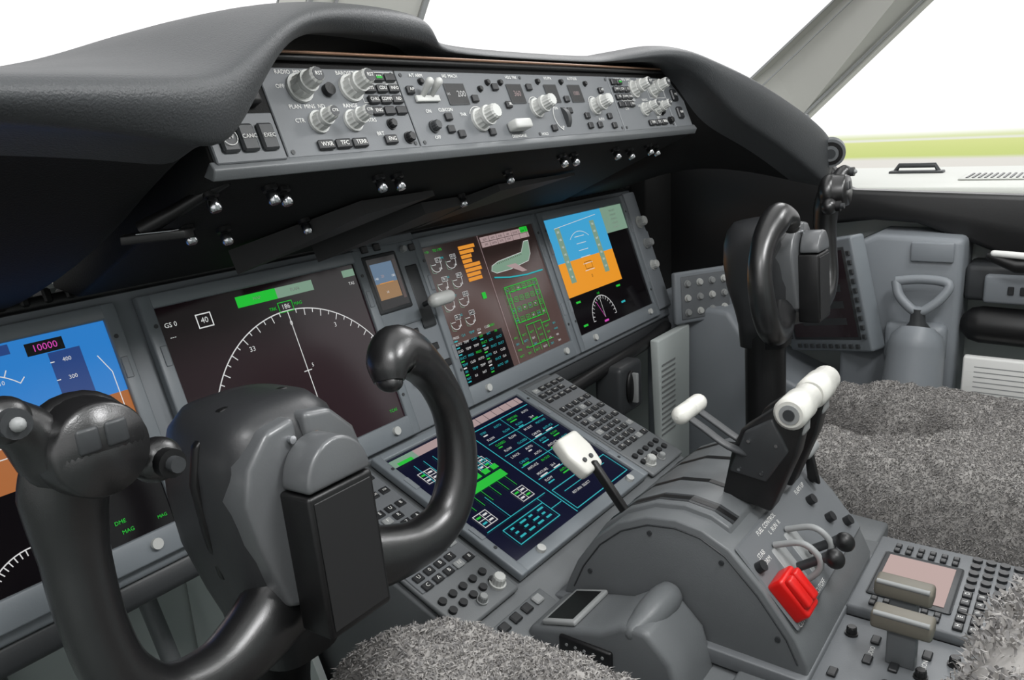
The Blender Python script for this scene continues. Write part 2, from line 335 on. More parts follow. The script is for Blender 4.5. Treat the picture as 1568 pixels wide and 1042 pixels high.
s.rect(.280,-.016,.302,-.006,EGD);s.text(.291,-.026,'TAS',.006,EW);s.obox(.047,-.034,.066,-.018,.0014,EW);s.text(.0565,-.026,'40',.010,EW);s.text(.014,-.022,'GS 0',.008,EW)
s.text(.012,-.036,'---',.008,EW)
cx,cy,R=.172,-.192,.152
s.arc(cx,cy,R,15,165,.0014,EW,60)
for k in range(15,166,5):
    t=math.radians(k);l=.009 if k%10==0 else .005;s.line([(cx+R*math.cos(t),cy+R*math.sin(t)),(cx+(R-l)*math.cos(t),cy+(R-l)*math.sin(t))],.0012,EW)
    if k%30==0: s.text(cx+(R-.017)*math.cos(t),cy+(R-.017)*math.sin(t),str((36+9-k//10)%36),.009,EW)
s.line([(cx,cy+R),(cx,cy)],.0012,EW);s.obox(cx-.011,cy+R-.001,cx+.011,cy+R+.012,.001,EG);s.text(cx,cy+R+.0055,'186',.009,EW)
s.text(cx-.02,cy+R+.006,'TRK',.006,EG);s.text(cx+.02,cy+R+.006,'MAG',.006,EG);s.line([(cx-.006,cy+.07),(cx+.006,cy+.07)],.0012,EW);s.text(cx+.01,cy+.075,'5',.007,EW)
s.line([(cx-.006,cy-.012),(cx+.006,cy-.012),(cx,cy+.002)],.0012,EW,closed=True);s.text(.287,-.215,'TCAS',.006,EG)
s.done()
def pfd(s,x0,w,hz=-.078,bot=-.14):
    s.rect(x0,hz,x0+w,0,EB);s.rect(x0,bot,x0+w,hz,EBR)
    cx=x0+w*.40
    for i in range(-3,5):
        ww=.018 if i%2==0 else .009;yy=hz+i*.010
        s.line([(cx-ww,yy),(cx+ww,yy)],.001,EW)
        if i%2==0 and i: s.text(cx-ww-.007,yy,'10',.006,EW);s.text(cx+ww+.007,yy,'10',.006,EW)
    s.arc(cx,hz-.005,.058,45,135,.001,EW,16)
    for k in range(45,136,15):
        t=math.radians(k);s.line([(cx+.058*math.cos(t),hz-.005+.058*math.sin(t)),(cx+.065*math.cos(t),hz-.005+.065*math.sin(t))],.001,EW)
    s.line([(cx-.006,hz+.044),(cx+.006,hz+.044),(cx,hz+.052)],.001,EW,closed=True)
    s.rect(cx-.04,hz-.003,cx-.016,hz+.003,GLASS);s.rect(cx+.016,hz-.003,cx+.04,hz+.003,GLASS);s.rect(cx-.003,hz-.003,cx+.003,hz+.003,GLASS)
    s.rect(x0+w*.72,-.135,x0+w*.86,-.02,EDB);s.rect(x0+w*.02,-.135,x0+w*.12,-.02,EDB)
    for i in range(6):
        y=-.03-i*.019;s.text(x0+w*.79,y,str(400-i*100) if i<4 else '',.006,EW);s.line([(x0+w*.72,y),(x0+w*.735,y)],.001,EW);s.text(x0+w*.07,y,str(140-i*20),.006,EW)
    s.line([(x0+w*.92,-.035),(x0+w*.96,-.055),(x0+w*.96,-.105),(x0+w*.92,-.125)],.001,EW)
    s.rect(x0+w*.72,-.092,x0+w*.88,-.078,GLASS);s.obox(x0+w*.72,-.092,x0+w*.88,-.078,.001,EW);s.text(x0+w*.80,-.085,'0020',.009,EW)
    s.rect(x0+w*.64,-.019,x0+w*.80,-.006,GLASS);s.text(x0+w*.72,-.0125,'10000',.010,EM)
    s.rect(x0+w*.2,-.012,x0+w*.58,-.002,EDB);s.line([(x0+w*.33,-.012),(x0+w*.33,-.002)],.001,EW);s.line([(x0+w*.46,-.012),(x0+w*.46,-.002)],.001,EW)
    s.arc(cx,-.25,.055,25,155,.0012,EW,24)
    for k in range(30,151,6):
        t=math.radians(k);s.line([(cx+.055*math.cos(t),-.25+.055*math.sin(t)),(cx+.049*math.cos(t),-.25+.049*math.sin(t))],.001,EW)
    s.text(x0+w-.055,-.207,'DME',.006,EG);s.text(x0+w-.05,-.218,'MAG',.006,EG);s.text(x0+w-.012,-.218,'MAG',.005,EG)
r,s=bezel(-G1-2*W-G3,0,MAIN,'flight_display',GLASS);pfd(s,.075,.23);s.done()
# --- EICAS + synoptic
r,s=bezel(G1,0,MAIN,'flight_display',GLASSB)
for rr_ in range(4):
    for c in range(2):
        x=.022+c*.036;y=-.030-rr_*.032
        s.arc(x,y,.012,-170,60,.0010,EW,18);s.line([(x,y),(x-.010,y)],.0009,EW);s.rect(x+.002,y+.003,x+.015,y+.010,GLASS);s.obox(x+.002,y+.003,x+.015,y+.010,.0006,EW);s.text(x+.0085,y+.0065,str(random.randint(10,99))+'.'+str(random.randint(0,9)),.006,EW)
        s.line([(x-.012,y+.002),(x-.012,y-.012),(x-.004,y-.014)],.0008,EGD);s.text(x+.008,y-.008,str(random.randint(100,900)),.005,EW)
    s.text(.040,-.022-rr_*.032,('TPR','N1','EGT','N2')[rr_],.005,EC)
msgs=('SAT VOICE LOST','DATALINK SYS','ELT ARMED','ANTISKID','CABIN ALT AUTO','FLIGHT CONTROL','HYD PUMP DEM','ENG EEC MODE')
for k in range(8): s.rect(.085,-.0165-k*.0078,.085+len(msgs[k])*.0030,-.0105-k*.0078,EO)
s.text(.035,-.008,'TO 1.9%',.006,EG);s.text(.1,-.15,'GEAR',.006,EG);s.rect(.105,-.105,.115,-.094,EG);s.text(.01,-.008,'+12c',.005,EG)
s.rect(.0,-.229,.125,-.160,GLASS)
for k in range(42):
    x=.004+(k%6)*.020;y=-.150-(k//6)*.0112;c_=random.choice((EW,EG,EC,EW,EC))
    s.text(x,y,random.choice(('12.4','OFF','AUTO','PRESS','0.0','180','LDG','DUCT','CLSD','TEMP','RAT')),.0056,c_,align='LEFT')
    if k%3==0: s.rect(x,y-.0062,x+.008,y-.0042,random.choice((EW,EG,EC)))
s.line([(.14,-.229),(.14,-.0)],.001,EPK);s.rect(.145,-.022,.285,-.004,EPK);s.rect(.262,-.012,.285,-.002,EG)
s.line([(.145,-.013),(.285,-.013)],.0008,GLASSB)
for k in range(6): s.text(.158+k*.022,-.009,('ELEC','HYD','FUEL','AIR','DOOR','GEAR')[k],.005,BLACK);s.text(.158+k*.022,-.018,('EFIS','DATA','FCTL','STAT','','')[k],.005,BLACK);s.line([(.169+k*.022,-.022),(.169+k*.022,-.004)],.0008,GLASSB)
AC=[(.148,-.064),(.153,-.056),(.172,-.051),(.245,-.046),(.262,-.028),(.276,-.028),(.270,-.052),(.258,-.064),(.2,-.070),(.16,-.070)]
s.fpoly(AC,EGD);s.line(AC,.0009,EW,closed=True)
for k in range(14): s.rect(.168+k*.0056,-.0555+k*.0004,.1698+k*.0056,-.0535+k*.0004,GLASSB)
s.fpoly([(.19,-.062),(.218,-.062),(.245,-.080),(.230,-.080)],EPK);s.line([(.15,-.076),(.19,-.083),(.24,-.087),(.29,-.087)],.0025,EC)
s.line([(.165,-.098),(.262,-.098),(.262,-.178),(.235,-.178)],.0014,EG);s.line([(.175,-.108),(.25,-.108),(.25,-.164),(.175,-.164),(.175,-.108)],.0012,EG)
for k in range(24):
    x=.166+(k%6)*.0165;y=-.101-(k//6)*.018;s.obox(x,y-.008,x+.010,y,.0007,EG);s.text(x+.005,y-.004,random.choice(('L1','R1','ON','T1','B2')),.0048,random.choice((EC,EG,EW)))
s.line([(.165,-.2),(.165,-.098)],.0014,EG);s.line([(.19,-.222),(.19,-.172),(.235,-.172),(.235,-.222)],.0012,EG);s.line([(.178,-.21),(.255,-.21)],.0012,EG);s.line([(.212,-.222),(.212,-.172)],.0008,EG)
for k in range(24): s.text(.146+(k%6)*.024,-.186-(k//6)*.011,random.choice(('28.0','115','400','BATT','PWR','APU','TRU')),.0052,random.choice((EG,EC,EW,EG)),align='LEFT')
s.done()
# --- right outboard
r,s=bezel(G1+W+G2,0,MAIN,'flight_display',GLASS)
s.rect(0,-.088,.215,0,ELB);s.rect(0,-.155,.215,-.088,EOR);s.rect(.03,-.13,.048,-.02,EGD);s.rect(.160,-.13,.178,-.02,EGD)
s.rect(.215,-.055,.305,0,EGD)
for k in range(6): s.line([(.09,-.045-k*.014),(.125,-.045-k*.014)],.0012,EW)
for k in range(7): s.text(.039,-.028-k*.015,str(200-k*20),.006,EW);s.text(.169,-.028-k*.015,str(700-k*100),.006,EW)
for k in range(5): s.text(.26,-.010-k*.009,'CHECKLIST',.005,WHITE)
s.line([(.03,-.02),(.19,-.01)],.001,EW);s.arc(.107,-.09,.055,50,130,.001,EW,16)
s.obox(.095,-.112,.12,-.098,.001,BLACK);s.text(.108,-.128,'0',.009,BLACK)
s.arc(.107,-.215,.045,0,180,.0013,EW,30)
for k in range(0,181,12):
    t=math.radians(k);s.line([(.107+.045*math.cos(t),-.215+.045*math.sin(t)),(.107+.038*math.cos(t),-.215+.038*math.sin(t))],.001,EW)
s.line([(.107,-.215),(.107,-.170)],.001,EW);s.line([(.107,-.215),(.09,-.18)],.001,EM);s.text(.107,-.165,'140',.007,EG)
for x,y,c_ in ((.03,-.168,EG),(.19,-.165,EG),(.19,-.2,EC),(.03,-.215,EG),(.107,-.222,EM)): s.rect(x-.008,y-.002,x+.008,y+.002,c_)
s.done()
# --- lower display
r,s=bezel(-W/2,0,LOW,'flight_display',GLASSN,mx=.014,mt=.012,mb=.02)
s.rect(0,-.018,.05,-.004,EGD);s.rect(.05,-.018,.12,-.004,EPK);s.rect(.16,-.018,.30,-.004,EPK);s.rect(.012,-.018,.04,-.012,EG)
for k in range(7): s.line([(.17+k*.02,-.018),(.17+k*.02,-.004)],.001,GLASSN)
s.line([(.15,-.022),(.15,-.225)],.0018,EC);s.line([(.155,-.026),(.30,-.026)],.0016,EC)
for k in range(9):
    y=-.036-k*.0155
    if k%2==1: s.line([(.158,y-.0078),(.30,y-.0078)],.0014,EC)
    for q_ in range(4):
        x=.162+q_*.035+random.uniform(0,.006);t_=random.choice(('IN OUT','MIXTURE','ANTI-ICE','FLOW','26.4','CLOSED','CAB PSI','STBY','AUTO','L PACK'));s.text(x,y,t_,.0062,random.choice((EC,EC,EG,EW,EW)),align='LEFT')
        if random.random()<.6: s.rect(x,y-.0068,x+random.uniform(.008,.018),y-.0046,random.choice((EC,EG,EW)))
s.obox(.155,-.222,.298,-.178,.0015,EC);s.line([(.17,-.19),(.28,-.19)],.0012,EC);s.text(.2,-.2,'RETURN  SELECT',.006,EW);s.line([(.225,-.178),(.225,-.026)],.0010,EC)
for (x,y) in ((.018,-.045),(.075,-.045),(.016,-.145),(.1,-.145),(.1,-.07),(.045,-.065)):
    s.obox(x,y-.022,x+.026,y,.0011,EW);s.line([(x+.013,y-.022),(x+.013,y)],.0010,EW);s.line([(x,y-.011),(x+.026,y-.011)],.0010,EW)
    for q_ in range(4): s.rect(x+.002+(q_%2)*.013,y-.007-(q_//2)*.011,x+.010+(q_%2)*.013,y-.004-(q_//2)*.011,random.choice((EC,EW,EG)))
s.rect(.022,-.118,.128,-.104,EG)
for k in range(6): s.rect(.022+k*.019,-.100,.035+k*.019,-.091,EG);s.line([(.027+k*.019,-.092),(.027+k*.019,-.03)],.0012,EC);s.obox(.021+k*.019,-.085,.034+k*.019,-.077,.0010,EC);s.line([(.03+k*.018,-.118),(.03+k*.018,-.14)],.0010,EG)
s.obox(.03,-.215,.12,-.185,.0015,EC)
for k in range(12): s.rect(.04+(k%4)*.02,-.192-(k//4)*.008,.04+random.uniform(.006,.014)+(k%4)*.02,-.189-(k//4)*.008,EC)
s.line([(.01,-.175),(.14,-.175)],.0013,EC);s.line([(.06,-.13),(.06,-.175)],.0012,EC);s.line([(.12,-.175),(.12,-.2),(.145,-.2)],.0013,EC)
s.done()
# ---------------------------------------------------------------- centre pedestal
pr=empty('center_pedestal')
b=B('pedestal_body',I4,pr)
b.prism([(-.06,-.262),(-.09,-.252),(-.352,-.360),(-.40,-.385),(-.66,-.395),(-.66,-1.1),(-.2,-1.1),(-.06,-.6)],-.285,.285,PED,'x',.004)
b.prism([(-.60,-.385),(-1.35,-.385),(-1.35,-1.1),(-.60,-1.1)],-.205,.205,PED,'x',.004)
dome=[(-.375,-.39),(-.385,-.355),(-.40,-.322),(-.425,-.285),(-.455,-.258),(-.49,-.241),(-.525,-.236),(-.555,-.240),(-.585,-.255),(-.622,-.292),(-.655,-.335),(-.668,-.362),(-.668,-.40)]
b.prism(dome,-.132,.132,PED,'x',.0025)
d2=[(-.39,-.39)]+[(y,z+.006) for y,z in dome[2:8]]+[(-.575,-.244),(-.59,-.30)]
b.prism(d2,-.106,.106,PED,'x',.002)
cD=Vector((-.53,-.37));b.tube([(-.1325,cD.x+(y-cD.x)*.93,cD.y+(z-cD.y)*.93) for y,z in dome[1:12]],.0009,DGREY,6)
for k in (2,5,8,10): b.cyl((-.134,cD.x+(dome[k][0]-cD.x)*.86,cD.y+(dome[k][1]-cD.y)*.86),(-.131,cD.x+(dome[k][0]-cD.x)*.86,cD.y+(dome[k][1]-cD.y)*.86),.0028,DGREY,n=10)
b.prism([(-.37,-.385),(-.372,-.37),(-.40,-.366),(-.67,-.372),(-.67,-.39)],-.142,.142,MCPG,'x',.002)
b.done()
sl=B('lever_slots',I4,pr)
topc=[(y,z+.0068) for y,z in dome[3:8]]+[(-.576,-.2425)]
for x,w_,m_,dz in ((-.088,.009,DGREY,-.0003),(-.088,.004,BLACK,0),(-.036,.004,BLACK,0),(.036,.004,BLACK,0),(.088,.004,BLACK,0)):
    for (y0,z0),(y1,z1) in zip(topc[:-1],topc[1:]): sl.add([(x-w_,y0,z0+dz),(x+w_,y0,z0+dz),(x+w_,y1,z1+dz),(x-w_,y1,z1+dz)],[[0,1,2,3]],m_)
sl.done(recalc=False)
kb=B('keypads',LOW,pr);ka=B('keypad_markings',LOW@Matrix.Translation((0,0,.0023)),pr)
for sx in (-1,1):
    x0,x1=(.178,.282) if sx>0 else (-.282,-.178)
    kb.box(x0,x1,-.255,.008,-.004,.003,PED,.003)
    kb.box(x0+.003,x1-.003,-.19,.003,.003,.0042,MCPG,.001,1)
    for r_ in range(13):
        for c in range(5):
            y=-.012-r_*.0145;x=x0+.015+c*.0185
            if r_ in (3,) : continue
            if c==4 and r_%2: continue
            kb.box(x-.0068,x+.0068,y-.0052,y+.0052,.004,.0068,KEYM if (r_*5+c)%9 else KNOBG,.001,1)
            ka.text(x,y,random.choice('ABCDEFGHJKLMNPRSTUVXYZ0123456789') if r_>3 else random.choice(('SYS','NAV','VNAV','DEP','ARR','FIX','LEGS')),.007 if r_>3 else .0045,WHITE,.0046)
    for c in range(5):
        for r_ in (0,1): kb.cyl((x0+.012+c*.018,-.212-r_*.016,.003),(x0+.012+c*.018,-.212-r_*.016,.007),.005,KEYM,n=14)
    kb.knob(x0+(.085 if sx<0 else .02),-.235,.003,.009,.014,KNOBW);kb.knob(x0+.05,-.24,.003,.006,.010,KNOBG)
kb.done();ka.done()
for sx in (-1,1):
    SH=frame((sx*.20,-.365,-.3675),(1,0,0),(0,1,.4))
    k2=B('shelf_switches',SH,pr);a2=B('shelf_markings',SH@Matrix.Translation((0,0,.0023)),pr)
    k2.box(-.05,.05,-.03,.01,.0,.003,PED,.002)
    for i in range(4): key(k2,a2,-.035+i*.022,0,.014,.012,'',z=.003,m=KEYM if i!=3 else KNOBG)
    a2.rect(-.02,-.012,.0,-.009,EG);k2.done();a2.done()
for sx in (1,-1):
    cc=empty('cursor_control_device')
    X=lambda v:sx*v
    def XB(b,a_,c_,*r): b.box(min(X(a_),X(c_)),max(X(a_),X(c_)),*r)
    b=B('housing',I4,cc)
    b.prism([(-.385,-.40),(-.385,-.366),(-.400,-.360),(-.450,-.346),(-.478,-.339),(-.503,-.322),(-.532,-.320),(-.560,-.348),(-.575,-.40)],min(X(-.218),X(-.134)),max(X(-.218),X(-.134)),PED,'x',.007,3)
    b.tube(catmull([(X(-.208),-.514,-.330),(X(-.190),-.518,-.327),(X(-.165),-.521,-.323),(X(-.148),-.523,-.321)],4),[.011,.012,.013,.014,.0155,.0165,.017,.0175,.0175,.0175,.0175,.017,.0165],PED,18,round_ends=True)
    b.done()
    CF=frame((X(-.176),-.424,-.3515),(1,0,0),(0,1,-.30))
    b=B('touchpad',CF,cc);b.box(-.037,.037,-.023,.022,-.002,.004,KNOBG,.002);b.rect(-.031,-.018,.031,.017,BLACK,.0042);b.done()
    b=B('palm_grip',I4,cc);XB(b,-.223,-.216,-.495,-.430,-.381,-.356,BLACK,.003)
    for i in range(5):
        for j in range(2): b.cyl((X(-.222),-.441-i*.011,-.364-j*.009),(X(-.2238),-.441-i*.011,-.364-j*.009),.0018,KNOBG,n=8)
    b.done()
# ---------------------------------------------------------------- levers
t=empty('thrust_lever')
for i,x in enumerate((-.036,.036)):
    b=B('lever_%d'%(i+1),I4,t)
    b.prism([(-.545,-.235),(-.60,-.245),(-.625,-.175),(-.632,-.135),(-.605,-.122),(-.565,-.155),(-.555,-.18)],x-.014,x+.014,BLACK,'x',.003)
    b.prism([(-.553,-.205),(-.595,-.21),(-.618,-.17),(-.60,-.135),(-.57,-.155)],x-.017,x+.017,DGREY,'x',.003)
    for q_ in ((-.565,-.2),(-.59,-.2),(-.605,-.165),(-.575,-.165)): b.cyl((x-.0185,*q_),(x+.0185,*q_),.002,CHROME,n=8)
    b.tube([(x-.032,-.622,-.122),(x-.029,-.622,-.122),(x+.006,-.622,-.122),(x+.008,-.622,-.122),(x+.03,-.622,-.122),(x+.034,-.622,-.122)],[.014,.0175,.0175,.0155,.0155,.013],IVORY,24)
    b.cyl((x-.0335,-.622,-.122),(x-.031,-.622,-.122),.0105,KNOBG,n=20);b.cyl((x-.035,-.622,-.122),(x-.03,-.622,-.122),.006,DGREY,n=16)
    b.box(x-.012,x+.012,-.632,-.605,-.152,-.13,KNOBG,.004)
    b.done()
for i,x in enumerate((-.060,-.034)):
    b=B('reverse_lever_%d'%(i+1),I4,t)
    b.tube(catmull([(-.040+.014*i,-.578,-.186),(x,-.555,-.172),(x,-.528,-.157),(x,-.508,-.146)],4),(.003,.0065),DGREY,12,up=(1,0,0))
    b.tube([(x-.010,-.504,-.142),(x+.011,-.504,-.142)],[.0105,.0105],IVORY,18,round_ends=True)
    b.done()
t=empty('speedbrake_lever')
b=B('shaft',I4,t);b.prism([(-.448,-.27),(-.462,-.27),(-.41,-.205),(-.398,-.208)],-.102,-.094,BLACK,'x',.002);b.done()
HF=frame((-.100,-.385,-.202),(1,0,0),(0,.75,.66))
b=B('handle',HF,t);b.prism([(-.018,-.028),(.018,-.028),(.024,.0),(.020,.026),(-.020,.026),(-.024,.0)],-.008,.010,IVORY,'z',.005,3)
for xx in (-.008,.006): b.cyl((xx,-.012,.010),(xx,-.012,.012),.003,DGREY,n=8)
b.done()
t=empty('flap_lever')
b=B('shaft',I4,t);b.prism([(-.60,-.26),(-.615,-.265),(-.605,-.225),(-.595,-.225)],.084,.092,BLACK,'x',.002);b.done()
b=B('handle',I4,t);b.tube([(.074,-.60,-.222),(.102,-.60,-.222)],[.008,.008],KNOBG,14,round_ends=True);b.done()
AP=frame((0,-.622,-.2925),(1,0,0),(0,.63,.69))
t=empty('fuel_control_switch')
for i,x in enumerate((-.062,-.022)):
    b=B('switch_%d'%(i+1),AP,t)
    b.box(x-.013,x+.013,-.03,.02,0,.004,KNOBG,.002)
    b.tube(catmull([(x-.004,-.026,.004),(x-.004,-.022,.028),(x-.004,-.01,.038),(x-.004,.010,.032),(x-.004,.022,.004)],5),.0035,KNOBG,10,up=(1,0,0))
    b.tube([(x-.002,-.01,.01),(x+.0,-.014,.038),(x,-.016,.044)],[.005,.005,.007],DGREY,12);b.ellip((x,-.020,.049),(.010,.011,.010),BLACK,18,12)
    b.done()
t=empty('stabilizer_cutout_guard')
b=B('guard',AP,t)
b.prism([(-.122,-.044),(-.088,-.044),(-.086,.002),(-.124,.002)],.0,.020,RED,'z',.004,3)
b.box(-.121,-.107,-.036,-.002,.018,.027,RED,.003);b.box(-.104,-.090,-.036,-.002,.018,.027,RED,.003);b.done()
a=B('aft_panel_plate',AP,pr);a.box(-.125,.125,-.05,.05,-.002,.002,MCPG,.002,1)
for x,y in ((-.115,.020),(.1,.035),(.04,-.03),(.07,-.01),(.1,-.03),(.06,.02)): a.cyl((x,y,.002),(x,y,.010),.006,KEYM,n=14)
a.done()
a=B('aft_panel_markings',AP@Matrix.Translation((0,0,.0023)),pr)
for x,y,q_ in ((-.095,.026,'STAB'),(-.095,.017,'NORM'),(-.05,.042,'FUEL CONTROL'),(-.04,.033,'L  RUN  R'),(-.105,-.047,'CUTOUT'),(.06,.038,'FLAPS UP'),(-.04,-.044,'CUTOFF')): a.text(x,y,q_,.0075,WHITE)
a.done()
# aft pedestal modules
FL=frame((0,-.70,-.3835),(1,0,0),(0,1,0))
b=B('aft_modules',FL,pr);a=B('aft_module_markings',FL@Matrix.Translation((0,0,.0023)),pr)
b.box(.012,.195,-.165,.032,0,.014,MCPG,.003);b.box(-.195,.008,-.165,.032,0,.004,MCPG,.002)
b.box(.012,.195,-.36,-.17,0,.006,MCPG,.002);b.box(-.195,.008,-.36,-.17,0,.006,MCPG,.002)
b.box(.045,.150,-.07,.018,.014,.017,DGREY,.003);a.rect(.052,-.062,.143,.011,EPINK,.0155)
for i in range(6):
    for x in (.026,.036,.160,.172):
        b.box(x-.004,x+.004,-.062+i*.013,-.055+i*.013,.014,.018,KEYM,.001,1)
for r_ in range(6):
    for c in range(10):
        x=.024+c*.0175;y=-.08-r_*.0145
        if c<5: b.box(x-.006,x+.006,y-.005,y+.005,.014,.0185,KEYM,.001,1);a.text(x,y,random.choice('ABCDEFGHJKLMNP'),.007,WHITE,.0163)
        else: b.cyl((x,y,.014),(x,y,.018),.0055,KEYM,n=14)
for i in range(5):
    for j in range(7):
        x=-.18+i*.038;y=.015-j*.025
        if (i*3+j)%4==0: b.knob(x,y,.004,.006,.010,KNOBG if (i+j)%2 else BLACK)
        elif (i+j)%3: key(b,a,x,y,.014,.009,'',z=.004)
for i in range(9): a.text(-.17+(i%3)*.06,-.01-(i//3)*.05,('TRANSPONDER','VHF L','AUDIO','SPKR','RUDDER','AILERON','NOSE','MIC','CALL')[i],.007,WHITE,.002)
b.box(-.085,-.035,-.135,-.105,.004,.010,em('lcd',(150,215,210),.8,.7),.003)
b.done();a.done()
t=empty('alternate_flap_selector')
for i,(x,y) in enumerate(((.010,-.727),(-.052,-.737))):
    b=B('handle_%d'%(i+1),I4,t)
    b.box(x-.013,x+.013,y-.030,y+.028,-.340,-.322,TAN,.004,3);b.box(x-.007,x+.007,y-.016,y+.012,-.38,-.337,PED,.002)
    b.tube([(x-.011,y-.027,-.322),(x-.011,y+.025,-.322)],.0028,KNOBG,8);b.done()
t=B('trim_knob',frame((-.20,-.62,-.393),(1,0,0),(0,1,0)));t.cyl((0,0,0),(0,0,.008),.03,PED,n=28);t.knob(0,0,.008,.022,.018,BLACK)
t.tube(catmull([(-.035,.02,.0),(-.02,.0,.02),(.0,-.02,.02),(.005,-.05,.01)],4),.006,KNOBG,10);t.done()
# ---------------------------------------------------------------- yokes
def yoke(cx,cy,cz):
    r=empty('control_yoke')
    M=frame((cx,cy,cz),(1,0,0),(0,.06,1))
    b=B('wheel',M,r)
    out=-1 if cx<0 else 1
    for sx in (1,-1):
        if sx!=out:
            P=[(0,-.085,-.03),(.05,-.103,-.012),(.10,-.110,0),(.138,-.101,.004),(.161,-.074,.004),(.171,-.037,.002),(.169,-.004,0),(.157,.024,0),(.139,.046,.002),(.119,.062,.006),(.101,.070,.010),(.086,.063,.016),(.080,.050,.020)]
            R=[(.04,.03),(.03,.024),(.022,.021),(.0195,.020),(.0185,.020),(.0175,.019),(.0165,.018),(.0165,.018),(.018,.020),(.021,.023),(.022,.022),(.017,.020),(.010,.015)]
        else:
            P=[(0,-.085,-.03),(.05,-.103,-.012),(.10,-.110,0),(.142,-.100,.004),(.166,-.07,.004),(.173,-.03,.002),(.173,.015,0),(.172,.055,.004),(.168,.080,.010)]
            R=[(.04,.03),(.03,.024),(.022,.021),(.0195,.020),(.019,.020),(.0185,.019),(.0195,.020),(.025,.022),(.022,.02)]
        PP=catmull([(p[0]*sx,p[1],p[2]) for p in P],5);RR=lerpl([Vector(q_) for q_ in R],5)
        b.tube(PP,[(q_.x,q_.y) for q_ in RR],YOKEM,20)
        if sx!=out:
            e=PP[-1];b.ellip((e.x,e.y,e.z),(.009,.009,.013),YOKEM)
        else:
            q=Vector((sx*.162,.083,.020));b.ellip(q+Vector((0,0,-.006)),(.033,.031,.020),YOKEM)
            b.tube([q+Vector((0,0,.000)),q+Vector((0,0,.020)),q+Vector((0,0,.025)),q+Vector((0,0,.0245)),q+Vector((0,0,.017))],[.0290,.0275,.0255,.0225,.0220],YOKEM,32,caps=False);b.cyl(q+Vector((0,0,.008)),q+Vector((0,0,.0175)),.0222,BLACK,n=28)
            for dx in (-1,1):
                b.box(q.x+dx*.0080-.0066,q.x+dx*.0080+.0066,q.y+.001,q.y+.016,q.z+.016,q.z+.0265,DGREY,.0022)
                b.box(q.x+dx*.0080-.0066,q.x+dx*.0080+.0066,q.y-.016,q.y-.001,q.z+.016,q.z+.0230,DGREY,.0022)
            b.tube([q+Vector((sx*.020,.004,0)),(sx*.192,.104,.022),(sx*.202,.112,.026)],[.018,.014,.013],YOKEM,16);q2=Vector((sx*.202,.112,.028));b.ellip(q2,(.014,.013,.013),YOKEM);b.cyl(q2+Vector((0,0,.008)),q2+Vector((0,0,.017)),.008,DGREY,n=14);b.ellip(q2+Vector((0,0,.018)),(.004,.004,.004),KNOBG,12,8)
            q3=Vector((sx*.124,.060,.022));b.ellip(q3,(.016,.014,.014),YOKEM);b.cyl(q3+Vector((0,0,.008)),q3+Vector((0,0,.019)),.009,BLACK,n=16);b.cyl(q3+Vector((0,0,.019)),q3+Vector((0,0,.025)),.005,DGREY,n=12)
    b.done()
    b=B('hub',M@Matrix.Translation((-.008 if cx<0 else 0,0,0)),r)
    secs=[(-.16,.034,.040,-.055),(-.12,.040,.044,-.052),(-.09,.050,.050,-.05),(-.05,.059,.060,-.05),(-.01,.061,.064,-.05),(.02,.059,.062,-.05),(.042,.052,.056,-.05),(.055,.040,.046,-.05),(.059,.018,.022,-.05)]
    vs=[];fs=[];n=32;e=.62
    for y,hx,hz,zc in secs:
        for k in range(n):
            t_=2*math.pi*k/n;c,s_=math.cos(t_),math.sin(t_)
            vs.append((hx*math.copysign(abs(c)**e,c),y,zc+hz*math.copysign(abs(s_)**e,s_)))
    for i in range(len(secs)-1):
        for k in range(n): k2=(k+1)%n;fs.append([i*n+k,i*n+k2,(i+1)*n+k2,(i+1)*n+k])
    fs+=[list(range(n)),[(len(secs)-1)*n+k for k in range(n)]]
    b.add(vs,fs,YDARK,True)
    for sx in (-1,1):
        b.prism([(sx*.004,.050),(sx*.030,.046),(sx*.050,.025),(sx*.057,.0),(sx*.052,-.035),(sx*.036,-.09),(sx*.004,-.10)],-.03,.014,YGREY,'z',.005,3)
    b.prism([(-.0635,.010),(-.056,.038),(-.03,.058),(.03,.058),(.056,.038),(.0635,.010),(.0615,-.03),(.055,-.07),(-.055,-.07),(-.0615,-.03)],-.044,-.036,BLACK,'z',.002,2)
    b.cyl((.012,.030,.012),(.012,.030,.020),.0035,BROWN,n=12);b.cyl((-.012,.035,.012),(-.012,.035,.018),.003,CHROME,n=12)
    b.done()
    b=B('chart_clip',M,r)
    cxo=-.006 if cx<0 else 0
    b.box(cxo-.031,cxo+.031,-.112,.000,.012,.046,BLACK,.003)
    arcp=[(cxo+.030*math.cos(math.radians(k)),.002+.034*math.sin(math.radians(k))) for k in range(0,181,12)]
    b.prism(arcp,.016,.047,YGREY,'z',.003);b.box(cxo-.027,cxo+.027,-.106,-.005,.046,.0472,YBK,.0005,1);b.done()
    b=B('column',M,r)
    if cx<0: CP=[(0,-.10,-.055),(0,-.16,-.085),(0,-.25,-.11),(0,-.45,-.13),(0,-.75,-.15)]
    else: CP=[(0,-.10,-.05),(0,-.16,-.055),(0,-.25,-.058),(0,-.45,-.065),(0,-.75,-.08)]
    b.tube(catmull(CP,4),[(.038,.036)]*4+[(.036,.034)]*13,BLACK,20,up=(0,0,1));b.done()
    return r
yoke(-.487,-.385,-.069);yoke(.485,-.455,-.049)
